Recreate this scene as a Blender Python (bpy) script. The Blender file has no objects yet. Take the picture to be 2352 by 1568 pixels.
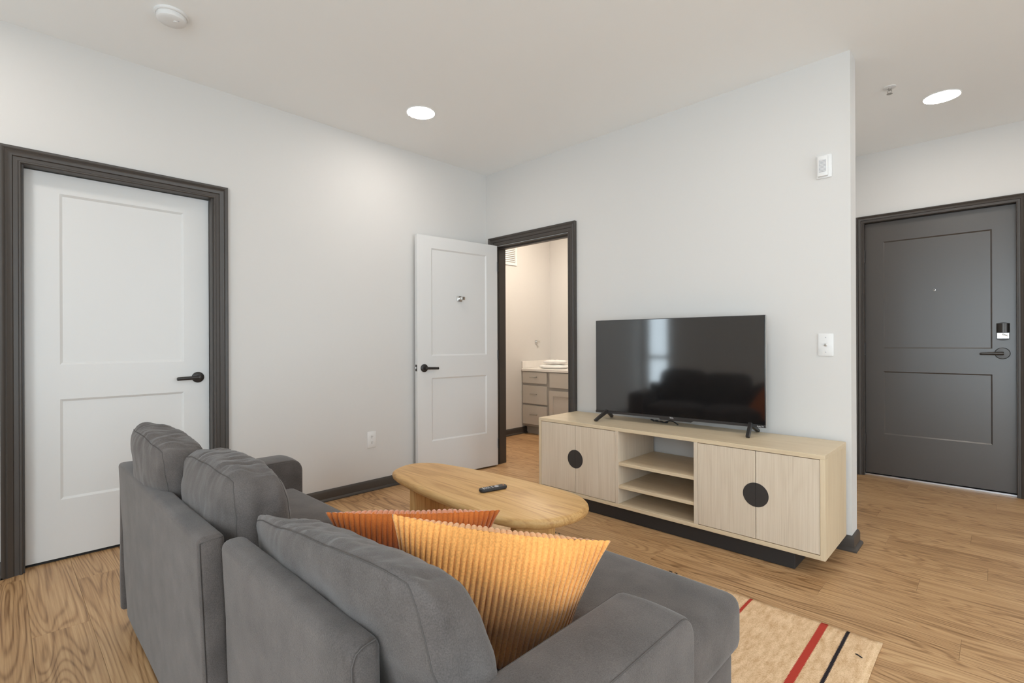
import bpy, bmesh, math, random
from mathutils import Vector, Matrix, noise
random.seed(7)
S = bpy.context.scene
COL = S.collection
pi = math.pi

# ------------------------------------------------------------------ camera
CAM_H, YAW, ROLL, FPX = 1.1471, math.radians(44.2176), -0.0042, 1148.108
fw = Vector((-math.sin(YAW), math.cos(YAW), 0)); rt = Vector((math.cos(YAW), math.sin(YAW), 0)); up = Vector((0, 0, 1))
r2 = rt*math.cos(ROLL) + up*math.sin(ROLL); u2 = up*math.cos(ROLL) - rt*math.sin(ROLL)
cd = bpy.data.cameras.new('camera'); cam = bpy.data.objects.new('camera', cd); COL.objects.link(cam)
M = Matrix.Identity(4)
for i, v in enumerate((r2, u2, -fw)):
    for j in range(3): M[j][i] = v[j]
M.translation = (0, 0, CAM_H)
cam.matrix_world = M
cd.sensor_width = 36; cd.lens = FPX*36/2352; cd.clip_start = 0.02
cd.shift_x = -0.578/2352; cd.shift_y = 2.75/2352
S.camera = cam
# ------------------------------------------------------------------ world / exposure
SKY = 6.9
LAMP = 6.2          # radiant watts of each recessed light
BATH_LAMP = 31.0
w = bpy.data.worlds.new('sky'); S.world = w; w.use_nodes = True
wn = w.node_tree.nodes; wn['Background'].inputs[0].default_value = (0.84, 0.945, 1.06, 1); wn['Background'].inputs[1].default_value = SKY
S.view_settings.view_transform = 'Standard'; S.view_settings.look = 'None'
S.view_settings.gamma = 1; S.view_settings.use_curve_mapping = False
S.view_settings.exposure = 0.04
S.cycles.max_bounces = 10; S.cycles.diffuse_bounces = 6; S.cycles.glossy_bounces = 4
S.cycles.transparent_max_bounces = 8; S.cycles.caustics_reflective = False; S.cycles.caustics_refractive = False
S.cycles.sample_clamp_indirect = 6.0

# ------------------------------------------------------------------ room dimensions
XL, YT, XE, YE, HC = -3.513, 3.257, -0.579, 5.186, 2.743
XR, YB = 3.2, -2.0
XBL = -4.33                    # bathroom left wall
TW = 0.135                     # partition thickness
WINS = [(-3.44, -3.04), (-0.85, 2.35)]   # window openings in the wall behind
ADDED_RWINS = [(-1.35, 0.35), (0.95, 2.55)]       # unseen windows added to the right wall for fill light (y ranges)
WZ0, WZ1 = 0.06, 2.42
def portal(c, rot, wd):
    l = bpy.data.lights.new('daylight_portal', 'AREA'); l.shape = 'RECTANGLE'; l.size = wd; l.size_y = WZ1-WZ0
    l.cycles.is_portal = True
    o = bpy.data.objects.new('daylight_portal', l); COL.objects.link(o)
    o.location = (*c, (WZ0+WZ1)/2); o.rotation_euler = (pi/2, 0, rot)
for x0, x1 in WINS: portal(((x0+x1)/2, YB-.14), 0, x1-x0)
for y0, y1 in ADDED_RWINS: portal((XR+.14, (y0+y1)/2), pi/2, y1-y0)

# ------------------------------------------------------------------ materials
MATS = {}
def srgb(r, g, b):
    f = lambda c: (c/255/12.92) if c/255 <= 0.04045 else ((c/255+0.055)/1.055)**2.4
    return (f(r), f(g), f(b), 1)
def mat(name, col, rough=0.5, metal=0.0, spec=0.5, emit=None, bump=None, var=None, sheen=0.0, coat=0.0):
    m = bpy.data.materials.new(name); m.use_nodes = True; MATS[name] = m
    nt = m.node_tree; p = nt.nodes['Principled BSDF']
    if len(col) == 3: col = (*col, 1)
    p.inputs['Base Color'].default_value = col; p.inputs['Roughness'].default_value = rough
    p.inputs['Metallic'].default_value = metal; p.inputs['Specular IOR Level'].default_value = spec
    if sheen:
        p.inputs['Sheen Weight'].default_value = sheen; p.inputs['Sheen Roughness'].default_value = 0.5
    if coat: p.inputs['Coat Weight'].default_value = coat; p.inputs['Coat Roughness'].default_value = 0.3
    if emit:
        p.inputs['Emission Color'].default_value = (*emit[:3], 1); p.inputs['Emission Strength'].default_value = emit[3]
    if bump or var:
        tc = nt.nodes.new('ShaderNodeTexCoord'); n = nt.nodes.new('ShaderNodeTexNoise')
        n.inputs['Scale'].default_value = (bump or var)[0]; n.inputs['Detail'].default_value = 4
        nt.links.new(tc.outputs['Object'], n.inputs['Vector'])
        if bump:
            b = nt.nodes.new('ShaderNodeBump'); b.inputs['Strength'].default_value = bump[1]; b.inputs['Distance'].default_value = bump[2]
            nt.links.new(n.outputs['Fac'], b.inputs['Height']); nt.links.new(b.outputs['Normal'], p.inputs['Normal'])
        if var:
            n2 = nt.nodes.new('ShaderNodeTexNoise'); n2.inputs['Scale'].default_value = var[0]; n2.inputs['Detail'].default_value = 5
            nt.links.new(tc.outputs['Object'], n2.inputs['Vector'])
            cr = nt.nodes.new('ShaderNodeValToRGB')
            cr.color_ramp.elements[0].position = 0.3; cr.color_ramp.elements[1].position = 0.7
            cr.color_ramp.elements[0].color = tuple(c*(1-var[1]) for c in col[:3])+(1,)
            cr.color_ramp.elements[1].color = tuple(c*(1+var[1]) for c in col[:3])+(1,)
            nt.links.new(n2.outputs['Fac'], cr.inputs['Fac']); nt.links.new(cr.outputs['Color'], p.inputs['Base Color'])
    return m
def wood(name, cols, axis=0, ring=(0.9, 7.0), rings=22.0, fiber=(5.0, 150.0), rough=0.45, bump=0.12, rnd=0.0, contrast=1.0, spec=0.4, ringk=0.10, patch=0.9):
    """grain runs along local axis; contour lines of a stretched noise make the cathedral figure"""
    m = bpy.data.materials.new(name); m.use_nodes = True; MATS[name] = m
    nt = m.node_tree; N = nt.nodes; L = nt.links; p = N['Principled BSDF']
    p.inputs['Roughness'].default_value = rough; p.inputs['Specular IOR Level'].default_value = spec
    tc = N.new('ShaderNodeTexCoord'); oi = N.new('ShaderNodeObjectInfo')
    off = N.new('ShaderNodeVectorMath'); off.operation = 'SCALE'; off.inputs[0].default_value = (37.1, 53.7, 11.3); L.new(oi.outputs['Random'], off.inputs['Scale'])
    add = N.new('ShaderNodeVectorMath'); add.operation = 'ADD'; L.new(tc.outputs['Object'], add.inputs[0]); L.new(off.outputs[0], add.inputs[1])
    def mapped(sl, sc):
        mp = N.new('ShaderNodeMapping'); v = [sc, sc, sc]; v[axis] = sl
        mp.inputs['Scale'].default_value = v; L.new(add.outputs[0], mp.inputs['Vector']); return mp
    m1 = mapped(*ring); n1 = N.new('ShaderNodeTexNoise'); n1.inputs['Scale'].default_value = 1.0; n1.inputs['Detail'].default_value = 1.2; n1.inputs['Roughness'].default_value = 0.45; n1.inputs['Distortion'].default_value = 0.25
    L.new(m1.outputs[0], n1.inputs['Vector'])
    mu = N.new('ShaderNodeMath'); mu.operation = 'MULTIPLY'; mu.inputs[1].default_value = rings; L.new(n1.outputs['Fac'], mu.inputs[0])
    sn = N.new('ShaderNodeMath'); sn.operation = 'SINE'
    mu2 = N.new('ShaderNodeMath'); mu2.operation = 'MULTIPLY'; mu2.inputs[1].default_value = 6.283; L.new(mu.outputs[0], mu2.inputs[0]); L.new(mu2.outputs[0], sn.inputs[0])
    m2 = mapped(*fiber); n2 = N.new('ShaderNodeTexNoise'); n2.inputs['Scale'].default_value = 1.0; n2.inputs['Detail'].default_value = 5; n2.inputs['Roughness'].default_value = 0.6
    L.new(m2.outputs[0], n2.inputs['Vector'])
    m3 = mapped(0.7, 3.0); n3 = N.new('ShaderNodeTexNoise'); n3.inputs['Scale'].default_value = 1.0; n3.inputs['Detail'].default_value = 3; L.new(m3.outputs[0], n3.inputs['Vector'])
    # value = .5 + contrast*(.12 ring + .5*(fiber-.5) + .5*(patch-.5)) + rnd*(random-.5)
    def ma(op, a, b):
        x = N.new('ShaderNodeMath'); x.operation = op
        for k, s in ((0, a), (1, b)):
            if isinstance(s, (int, float)): x.inputs[k].default_value = s
            else: L.new(s, x.inputs[k])
        return x.outputs[0]
    v = ma('MULTIPLY', ma('POWER', ma('ADD', ma('MULTIPLY', sn.outputs[0], .5), .5), 3.0), -ringk*2.2*contrast)
    v = ma('ADD', v, ringk*.7*contrast)
    v = ma('ADD', v, ma('MULTIPLY', ma('SUBTRACT', n2.outputs['Fac'], 0.5), 1.1*contrast))
    v = ma('ADD', v, ma('MULTIPLY', ma('SUBTRACT', n3.outputs['Fac'], 0.5), patch*contrast))
    v = ma('ADD', v, ma('MULTIPLY', ma('SUBTRACT', oi.outputs['Random'], 0.5), rnd))
    v = ma('ADD', v, 0.5)
    cr = N.new('ShaderNodeValToRGB'); e = cr.color_ramp.elements
    e[0].position = 0.15; e[0].color = cols[0]; e[1].position = 0.85; e[1].color = cols[2]
    x = e.new(0.5); x.color = cols[1]
    L.new(v, cr.inputs['Fac']); L.new(cr.outputs['Color'], p.inputs['Base Color'])
    b = N.new('ShaderNodeBump'); b.inputs['Strength'].default_value = bump; b.inputs['Distance'].default_value = 0.002
    L.new(v, b.inputs['Height']); L.new(b.outputs['Normal'], p.inputs['Normal'])
    return m
def fabric(name, col, scale=900, sheen=0.3, bump=0.35, var=0.12, blot=6.0):
    m = bpy.data.materials.new(name); m.use_nodes = True; MATS[name] = m
    nt = m.node_tree; N = nt.nodes; L = nt.links; p = N['Principled BSDF']
    p.inputs['Roughness'].default_value = 0.9; p.inputs['Specular IOR Level'].default_value = 0.15
    p.inputs['Sheen Weight'].default_value = sheen; p.inputs['Sheen Roughness'].default_value = 0.45
    tc = N.new('ShaderNodeTexCoord')
    a = N.new('ShaderNodeTexNoise'); a.inputs['Scale'].default_value = scale; a.inputs['Detail'].default_value = 2; L.new(tc.outputs['Object'], a.inputs['Vector'])
    b = N.new('ShaderNodeTexNoise'); b.inputs['Scale'].default_value = blot; b.inputs['Detail'].default_value = 5; L.new(tc.outputs['Object'], b.inputs['Vector'])
    s = N.new('ShaderNodeMath'); s.operation = 'ADD'; L.new(a.outputs['Fac'], s.inputs[0]); L.new(b.outputs['Fac'], s.inputs[1])
    h = N.new('ShaderNodeMath'); h.operation = 'MULTIPLY'; h.inputs[1].default_value = 0.5; L.new(s.outputs[0], h.inputs[0])
    cr = N.new('ShaderNodeValToRGB'); e = cr.color_ramp.elements
    e[0].position = 0.33; e[0].color = tuple(c*(1-var) for c in col[:3])+(1,); e[1].position = 0.67; e[1].color = tuple(c*(1+var) for c in col[:3])+(1,)
    L.new(h.outputs[0], cr.inputs['Fac']); L.new(cr.outputs['Color'], p.inputs['Base Color'])
    bp = N.new('ShaderNodeBump'); bp.inputs['Strength'].default_value = bump; bp.inputs['Distance'].default_value = 0.001
    L.new(a.outputs['Fac'], bp.inputs['Height']); L.new(bp.outputs['Normal'], p.inputs['Normal'])
    return m

mat('wall_paint', (0.645, 0.628, 0.607), 0.85, spec=0.25, bump=(220, 0.06, 0.0006))
mat('ceiling_paint', (0.875, 0.89, 0.89), 0.9, spec=0.2)
mat('door_white', (0.685, 0.68, 0.67), 0.38, spec=0.4)
mat('plastic_white', (0.74, 0.735, 0.725), 0.35)
mat('trim_dark', (0.060, 0.050, 0.043), 0.42, spec=0.45)
mat('entry_dark', (0.056, 0.046, 0.040), 0.36, spec=0.6, bump=(35, 0.05, 0.001), coat=0.6)
mat('bronze', (0.035, 0.031, 0.029), 0.38, metal=0.35)
mat('bronze_gloss', (0.05, 0.044, 0.04), 0.28, metal=0.6)
mat('chrome', (0.72, 0.71, 0.69), 0.18, metal=1.0)
mat('aluminium', (0.75, 0.75, 0.76), 0.3, metal=1.0)
mat('nickel', (0.55, 0.53, 0.50), 0.3, metal=1.0)
mat('black_gap', (0.008, 0.008, 0.008), 0.7)
mat('black_matte', (0.022, 0.020, 0.020), 0.55)
mat('handle_disc', (0.030, 0.027, 0.026), 0.5)
mat('tv_black', (0.012, 0.012, 0.013), 0.35)
mat('tv_screen', (0.006, 0.006, 0.0065), 0.075, spec=1.0)
MATS['tv_screen'].node_tree.nodes['Principled BSDF'].inputs['IOR'].default_value = 1.62
mat('tv_foot', (0.028, 0.024, 0.023), 0.35)
mat('print_white', (0.75, 0.75, 0.76), 0.5)
mat('rubber', (0.015, 0.014, 0.014), 0.5)
mat('lens', (0.9, 0.9, 0.9), 0.5, emit=(1.0, 0.935, 0.865, LAMP/(pi*pi*0.094**2)))
mat('bath_lens', (0.9, 0.9, 0.9), 0.5, emit=(1.0, 0.87, 0.72, BATH_LAMP/(pi*pi*0.17**2)))
mat('towel_white', (0.84, 0.83, 0.81), 0.95, bump=(500, 0.5, 0.002))
mat('stone_white', (0.80, 0.77, 0.73), 0.25, var=(9, 0.04))
mat('vanity_paint', (0.50, 0.465, 0.415), 0.45)
mat('vanity_body', (0.36, 0.335, 0.30), 0.5)
mat('window_white', (0.78, 0.78, 0.77), 0.4)
mat('button_grey', (0.45, 0.45, 0.48), 0.5)
mat('screw_brass', (0.7, 0.6, 0.4), 0.3, metal=1)
mat('seam_thread', (0.074, 0.064, 0.059), 0.9)
FL = [srgb(126, 91, 58), srgb(177, 139, 98), srgb(204, 168, 125)]
wood('floor_wood', FL, 0, ring=(0.75, 6.5), rings=24.0, fiber=(2.4, 120.0), rough=0.42, bump=0.08, rnd=0.12, contrast=1.0, ringk=0.12, patch=0.6)
OAK = [srgb(190, 173, 152), srgb(208, 193, 173), srgb(219, 206, 189)]
wood('oak_pale_v', OAK, 2, ring=(0.8, 9.0), rings=6.0, fiber=(3.0, 170.0), rough=0.5, bump=0.06, contrast=0.85, ringk=0.04, patch=0.6)
OAKH = [srgb(191, 170, 141), srgb(209, 190, 160), srgb(220, 204, 177)]  # top and sides yellower: veneer difference plus warm lamp reflection put into the colour
wood('oak_pale_h', OAKH, 0, ring=(0.8, 9.0), rings=6.0, fiber=(3.0, 170.0), rough=0.45, bump=0.06, contrast=0.85, ringk=0.04, patch=0.6)
TBL = [srgb(172, 128, 76), srgb(203, 161, 104), srgb(219, 182, 126)]
wood('oak_side_v', OAKH, 2, ring=(0.8, 9.0), rings=6.0, fiber=(3.0, 170.0), rough=0.5, bump=0.06, contrast=0.85, ringk=0.04, patch=0.6)
wood('table_oak', TBL, 0, ring=(0.9, 8.0), rings=8.0, fiber=(3.0, 130.0), rough=0.42, bump=0.07, contrast=0.85)
wood('table_oak_v', TBL, 2, ring=(0.9, 8.0), rings=8.0, fiber=(3.0, 130.0), rough=0.45, bump=0.07, contrast=0.85)
fabric('sofa_grey', (0.098, 0.0845, 0.078), 420, sheen=0.22, bump=0.6, var=0.34, blot=11)
fabric('velvet_amber', (0.74, 0.335, 0.095), 260, sheen=0.35, bump=0.25, var=0.26, blot=9)
fabric('velvet_rust', (0.58, 0.165, 0.035), 260, sheen=0.5, bump=0.25, var=0.16, blot=9)

def glass_mat():
    m = bpy.data.materials.new('window_glass'); m.use_nodes = True; MATS['window_glass'] = m
    nt = m.node_tree; N = nt.nodes; N.remove(N['Principled BSDF'])
    t = N.new('ShaderNodeBsdfTransparent'); t.inputs[0].default_value = (0.95, 0.97, 0.96, 1)
    g = N.new('ShaderNodeBsdfGlossy'); g.inputs['Roughness'].default_value = 0.02
    x = N.new('ShaderNodeMixShader'); x.inputs[0].default_value = 0.06
    nt.links.new(t.outputs[0], x.inputs[1]); nt.links.new(g.outputs[0], x.inputs[2]); nt.links.new(x.outputs[0], N['Material Output'].inputs[0])
glass_mat()

# ------------------------------------------------------------------ mesh helpers
class B:
    def __init__(s): s.v = []; s.f = []
    def add(s, vs, fs):
        o = len(s.v); s.v += [Vector(p) for p in vs]; s.f += [tuple(i+o for i in f) for f in fs]; return s
    def box(s, x0, x1, y0, y1, z0, z1):
        if x0 > x1: x0, x1 = x1, x0
        if y0 > y1: y0, y1 = y1, y0
        if z0 > z1: z0, z1 = z1, z0
        return s.add([(x0,y0,z0),(x1,y0,z0),(x1,y1,z0),(x0,y1,z0),(x0,y0,z1),(x1,y0,z1),(x1,y1,z1),(x0,y1,z1)],
                     [(0,3,2,1),(4,5,6,7),(0,1,5,4),(1,2,6,5),(2,3,7,6),(3,0,4,7)])
    def lathe(s, c, axis, prof, n=32):
        """prof: (radius, height along axis)"""
        c = Vector(c); ax = Vector(axis).normalized(); t = ax.orthogonal().normalized(); b = ax.cross(t)
        vs = []
        for r, h in prof:
            for k in range(n):
                a = 2*pi*k/n; vs.append(c + ax*h + (t*math.cos(a)+b*math.sin(a))*r)
        fs = []
        for i in range(len(prof)-1):
            for k in range(n):
                k2 = (k+1) % n; fs.append((i*n+k, i*n+k2, (i+1)*n+k2, (i+1)*n+k))
        fs.append(tuple(reversed(range(n)))); fs.append(tuple(range((len(prof)-1)*n, len(prof)*n)))
        return s.add(vs, fs)
    def prism(s, pts, d):
        """closed planar polygon extruded by vector d"""
        n = len(pts); d = Vector(d); vs = [Vector(p) for p in pts] + [Vector(p)+d for p in pts]
        fs = [tuple(reversed(range(n))), tuple(range(n, 2*n))] + [(i, (i+1) % n, n+(i+1) % n, n+i) for i in range(n)]
        return s.add(vs, fs)
    def tube(s, path, r, n=8, closed=False):
        path = [Vector(p) for p in path]; m = len(path); vs = []
        prev = None
        for i, p in enumerate(path):
            if closed: t = path[(i+1) % m]-path[i-1]
            else: t = path[min(i+1, m-1)]-path[max(i-1, 0)]
            t.normalize()
            if prev is None: a = t.orthogonal().normalized()
            else: a = (prev - t*prev.dot(t)).normalized()
            prev = a; b = t.cross(a)
            rr = r[i] if isinstance(r, (list, tuple)) else r
            for k in range(n):
                q = 2*pi*k/n; vs.append(p+(a*math.cos(q)+b*math.sin(q))*rr)
        fs = []
        for i in range(m if closed else m-1):
            j = (i+1) % m
            for k in range(n):
                k2 = (k+1) % n; fs.append((i*n+k, i*n+k2, j*n+k2, j*n+k))
        if not closed: fs += [tuple(reversed(range(n))), tuple(range((m-1)*n, m*n))]
        return s.add(vs, fs)
    def build(s, name, m, parent=None, bevel=0, seg=2, smooth=False, off=(0,0,0), fix=True):
        me = bpy.data.meshes.new(name); off = Vector(off)
        bm = bmesh.new()
        bv = [bm.verts.new(p-off) for p in s.v]
        for f in s.f:
            try: bm.faces.new([bv[i] for i in f])
            except ValueError: pass
        if fix: bmesh.ops.recalc_face_normals(bm, faces=bm.faces)
        if bevel: bmesh.ops.bevel(bm, geom=list(bm.edges), offset=bevel, segments=seg, profile=0.5, affect='EDGES', clamp_overlap=True)
        if smooth or bevel:
            for f in bm.faces: f.smooth = True
            if bevel or smooth == 'auto':
                for e in bm.edges:
                    if len(e.link_faces) == 2 and e.calc_face_angle(0) > 0.6: e.smooth = False
        bm.to_mesh(me); bm.free()
        me.materials.append(MATS[m] if isinstance(m, str) else m)
        o = bpy.data.objects.new(name, me); COL.objects.link(o)
        if parent is not None: o.parent = parent
        return o
def box(name, m, parent, x0, x1, y0, y1, z0, z1, bevel=0, seg=2, off=(0,0,0)):
    return B().box(x0, x1, y0, y1, z0, z1).build(name, m, parent, bevel, seg, off=off)
def tag(o, label, cat=None, group=None, kind=None):
    if label: o['label'] = label
    if cat: o['category'] = cat
    if group: o['group'] = group
    if kind: o['kind'] = kind
    return o
def thing(name, label, cat, loc=(0,0,0), rotz=0, group=None, kind=None):
    o = bpy.data.objects.new(name, None); COL.objects.link(o); o.empty_display_size = 0.05
    o.location = loc; o.rotation_euler = (0, 0, rotz)
    return tag(o, label, cat, group, kind)
def move(o, p):
    """place object origin at p, keeping its mesh where it is (mesh given in world coordinates)"""
    p = Vector(p); o.data.transform(Matrix.Translation(-p)); o.location = p; return o

# ------------------------------------------------------------------ room shell
floor = box('floor', 'black_gap', None, -4.6, XR+.2, YB-.3, 5.5, -0.12, -0.006)
tag(floor, 'warm brown wood-look plank floor', 'floor', kind='structure')
PL, PW, GAP = 1.22, 0.178, 0.0003
def plank_mesh(L):
    me = bpy.data.meshes.new('plank'); c = 0.0005; g = GAP
    bm = bmesh.new(); x0, x1, y0, y1 = g, L-g, g, PW-g
    lo = [bm.verts.new(p) for p in ((x0,y0,-.006),(x1,y0,-.006),(x1,y1,-.006),(x0,y1,-.006))]
    mi = [bm.verts.new(p) for p in ((x0,y0,-c),(x1,y0,-c),(x1,y1,-c),(x0,y1,-c))]
    hi = [bm.verts.new(p) for p in ((x0+c,y0+c,0),(x1-c,y0+c,0),(x1-c,y1-c,0),(x0+c,y1-c,0))]
    bm.faces.new(hi)
    for a, b in ((lo, mi), (mi, hi)):
        for i in range(4): bm.faces.new((a[i], a[(i+1) % 4], b[(i+1) % 4], b[i]))
    bm.to_mesh(me); bm.free(); me.materials.append(MATS['floor_wood']); return me
full = plank_mesh(PL)
y = YB-0.05; row = 0
while y < 5.35:
    x = -4.45 - PL*((row*0.377+random.random()*0.12) % 1.0)
    while x < XR:
        o = bpy.data.objects.new('plank', full if x >= -4.45 else plank_mesh(PL-(-4.45-x)))
        COL.objects.link(o); o.parent = floor; o.location = (max(x, -4.45), y, 0)
        x += PL
    y += PW; row += 1

ceil = box('ceiling', 'ceiling_paint', None, -4.6, XR+.2, YB-.3, 5.5, HC, HC+0.1)
tag(ceil, 'smooth white painted ceiling', 'ceiling', kind='structure')
def wall(name, label, boxes, m='wall_paint'):
    b = B()
    for q in boxes: b.box(*q)
    o = b.build(name, m); return tag(o, label, 'wall', kind='structure')
# left wall with door niche
D1Y0, D1Y1, D1H = 0.082, 0.936, 2.062
wall('wall_left', 'long off-white wall with the white door beside the sofa', [
    (XL-.16, XL, YB-.15, D1Y0, 0, HC), (XL-.16, XL, D1Y1, YT+TW, 0, HC), (XL-.16, XL, D1Y0, D1Y1, D1H, HC), (XL-.16, XL-.115, D1Y0, D1Y1, 0, D1H)])
# television wall with bathroom doorway
BX0, BX1, BH = -3.394, -2.524, 2.045
wall('wall_television', 'off-white partition wall behind the television', [
    (XL-.001, BX0, YT, YT+TW, 0, HC), (BX1, XE, YT, YT+TW, 0, HC), (BX0, BX1, YT, YT+TW, BH, HC)])
EX0, EX1, EH = -0.836, 0.106, 2.166
wall('wall_entry', 'cream lit wall around the dark entry door', [
    (XBL-.15, EX0, YE, YE+.2, 0, HC), (EX1, XR+.15, YE, YE+.2, 0, HC), (EX0, EX1, YE, YE+.2, EH, HC), (EX0, EX1, YE+.12, YE+.2, 0, EH)])
wall('wall_bathroom', 'cream bathroom wall carrying the square vent grille', [(XBL-.15, XBL, YT, YE, 0, HC), (XBL, XL-.16, YT, YT+TW, 0, HC)])
wall('wall_hall', 'off-white wall between bathroom and entry hall', [(-1.09, -0.96, YT+TW, YE, 0, HC)])
bx = []; ys = YB
for y0, y1 in ADDED_RWINS:
    bx += [(XR, XR+.15, ys, y0, 0, HC), (XR, XR+.15, y0, y1, 0, WZ0), (XR, XR+.15, y0, y1, WZ1, HC)]; ys = y1
bx.append((XR, XR+.15, ys, YE, 0, HC))
wall('wall_right', 'off-white wall with two added fill-light windows on the kitchen side', bx)
bx = []; xs = XL-.16
for x0, x1 in WINS:
    bx += [(xs, x0, YB-.15, YB, 0, HC), (x0, x1, YB-.15, YB, 0, WZ0), (x0, x1, YB-.15, YB, WZ1, HC)]; xs = x1
bx.append((xs, XR+.15, YB-.15, YB, 0, HC))
wall('wall_back', 'off-white wall with the windows', bx)
WL = [((x0+x1)/2, YB-.08, x1-x0, 0) for x0, x1 in WINS] + [(XR+.08, (y0+y1)/2, y1-y0, pi/2) for y0, y1 in ADDED_RWINS]
WN = ('narrow tall window at the left end of the back wall', 'wide window in the back wall facing the sofa back', 'added fill-light window near the back corner of the right wall', 'added fill-light window farther along the right wall')
for i, (wx, wy, wd, rz) in enumerate(WL):
    wr = thing('window_%d' % (i+1), WN[i], 'window', (wx, wy, WZ0), rz, kind='structure')
    x0, x1 = -wd/2, wd/2
    hw = (x1-x0)/2; H = WZ1-WZ0; t = 0.05
    b = B().box(-hw, -hw+t, -.04, .04, 0, H).box(hw-t, hw, -.04, .04, 0, H).box(-hw, hw, -.04, .04, 0, t).box(-hw, hw, -.04, .04, H-t, H)
    b.build('frame', 'window_white', wr)
    box('rail', 'window_white', wr, -hw, hw, -.03, .03, 0.80, 0.86)
    if hw > .5: box('mullion', 'window_white', wr, -.03, .03, -.03, .03, 0, H)
    segs = [(-hw, 0), (0, hw)] if hw > .5 else [(-hw, hw)]
    for s0, s1 in segs:
        for z0, z1 in ((t, .80), (.86, H-t)):
            B().box(s0+.02, s1-.02, -.003, .003, z0, z1).build('pane', 'window_glass', wr)

# ------------------------------------------------------------------ trims
CAS = [(0, 0), (0, .012), (.004, .017), (.010, .017), (.013, .011), (.030, .011), (.034, .017), (.048, .021), (.054, .025), (.060, .019), (.066, .023), (.072, .026), (.078, .026), (.078, 0)]
def casing(name, label, P, U, N, w0, w1, H, scale=1.0, hidden=()):
    """P origin on wall, U along wall, N out of wall; opening from w0 to w1, height H"""
    P, U, N = Vector(P), Vector(U), Vector(N); Z = Vector((0, 0, 1)); vs = []; fs = []; n = len(CAS)
    for o, p in CAS:
        o *= scale
        for u, z in ((w0-o, 0), (w0-o, H+o), (w1+o, H+o), (w1+o, 0)): vs.append(P+U*u+Z*z+N*p)
    for i in range(n-1):
        for k in range(3): fs.append((i*4+k, i*4+k+1, (i+1)*4+k+1, (i+1)*4+k))
    b = B().add(vs, fs)
    o = b.build(name, 'trim_dark', smooth='auto')
    return tag(o, label, 'trim', kind='structure')
def jamb(parent, P, U, N, w0, w1, H, d0, d1, stop=None, t=0.02):
    P, U, N = Vector(P), Vector(U), Vector(N)
    def bb(u0, u1, z0, z1, a, b_):
        b = B(); vs = []
        for z in (z0, z1):
            for u, d in ((u0, a), (u1, a), (u1, b_), (u0, b_)): vs.append(P+U*u+N*d+Vector((0,0,z)))
        return vs, [(0,3,2,1),(4,5,6,7),(0,1,5,4),(1,2,6,5),(2,3,7,6),(3,0,4,7)]
    b = B()
    for q in ((w0-.001, w0+t, 0, H), (w1-t, w1+.001, 0, H), (w0, w1, H-t, H+.001)): b.add(*bb(*q, d0, d1))
    if stop:
        for q in ((w0+t, w0+t+.006, 0, H-t), (w1-t-.012, w1-t, 0, H-t), (w0+t, w1-t, H-t-.012, H-t)): b.add(*bb(*q, *stop))
    b.build('jamb', 'trim_dark', parent)
t1 = casing('trim_1', 'dark brown moulded casing around the white door beside the sofa', (XL, 0, 0), (0,1,0), (1,0,0), D1Y0, D1Y1, D1H-.008)
jamb(t1, (XL, 0, 0), (0,1,0), (1,0,0), D1Y0, D1Y1, D1H, 0, -.055, t=.008)
t2 = casing('trim_2', 'dark brown casing around the open bathroom doorway', (0, YT, 0), (1,0,0), (0,-1,0), BX0+.014, BX1+.006, BH+.005)
jamb(t2, (0, YT, 0), (1,0,0), (0,-1,0), BX0, BX1, BH, .001, -TW-.001, (-.045, -.08), t=.006)
t3 = casing('trim_3', 'dark casing framing the dark entry door', (0, YE, 0), (1,0,0), (0,-1,0), EX0+.012, EX1-.012, EH-.01, 0.72)
jamb(t3, (0, YE, 0), (1,0,0), (0,-1,0), EX0, EX1, EH, 0, -.12, (-.078, -.10), t=.008)

BAS = [(0, 0), (.026, 0), (.026, .008), (.020, .016), (.013, .020), (.013, .064), (.010, .074), (.004, .082), (0, .082)]
def baseboard(name, label, path, parent=None, m='trim_dark'):
    """path: list of (x,y) wall points, board on the right-hand side of travel; mitred"""
    pts = [Vector((p[0], p[1], 0)) for p in path]; n = len(pts); nor = []
    seg = [(pts[i+1]-pts[i]).normalized() for i in range(n-1)]; sn = [Vector((d.y, -d.x, 0)) for d in seg]
    for i in range(n):
        if i == 0: nor.append(sn[0])
        elif i == n-1: nor.append(sn[-1])
        else:
            mm = (sn[i-1]+sn[i]).normalized(); nor.append(mm/mm.dot(sn[i]))
    vs = []; fs = []; k = len(BAS)
    for i in range(n):
        for o, z in BAS: vs.append(pts[i]+nor[i]*o+Vector((0, 0, z+.0005)))
    for i in range(n-1):
        for j in range(k-1): fs.append((i*k+j, i*k+j+1, (i+1)*k+j+1, (i+1)*k+j))
    fs += [tuple(range(k)), tuple(reversed(range((n-1)*k, n*k)))]
    return tag(B().add(vs, fs).build(name, m, smooth='auto'), label, 'baseboard', kind='structure')
baseboard('baseboard_left', 'dark brown baseboard along the wall by the outlet', [(XL, D1Y1+.072), (XL, YT)])
baseboard('baseboard_near', 'short dark baseboard left of the white door', [(XL, YB), (XL, D1Y0-.072)])
baseboard('baseboard_television', 'dark baseboard turning the end of the television wall', [(BX1+.075, YT), (XE, YT), (XE, YT+TW), (-.96, YT+TW), (-.96, YE)])
baseboard('baseboard_bathroom', 'dark baseboard inside the bathroom beside the vanity', [(XBL, YT+TW), (XBL, 4.70)])
baseboard('baseboard_entry', 'dark baseboard right of the entry door', [(EX1+.06, YE), (XR, YE)])

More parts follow.
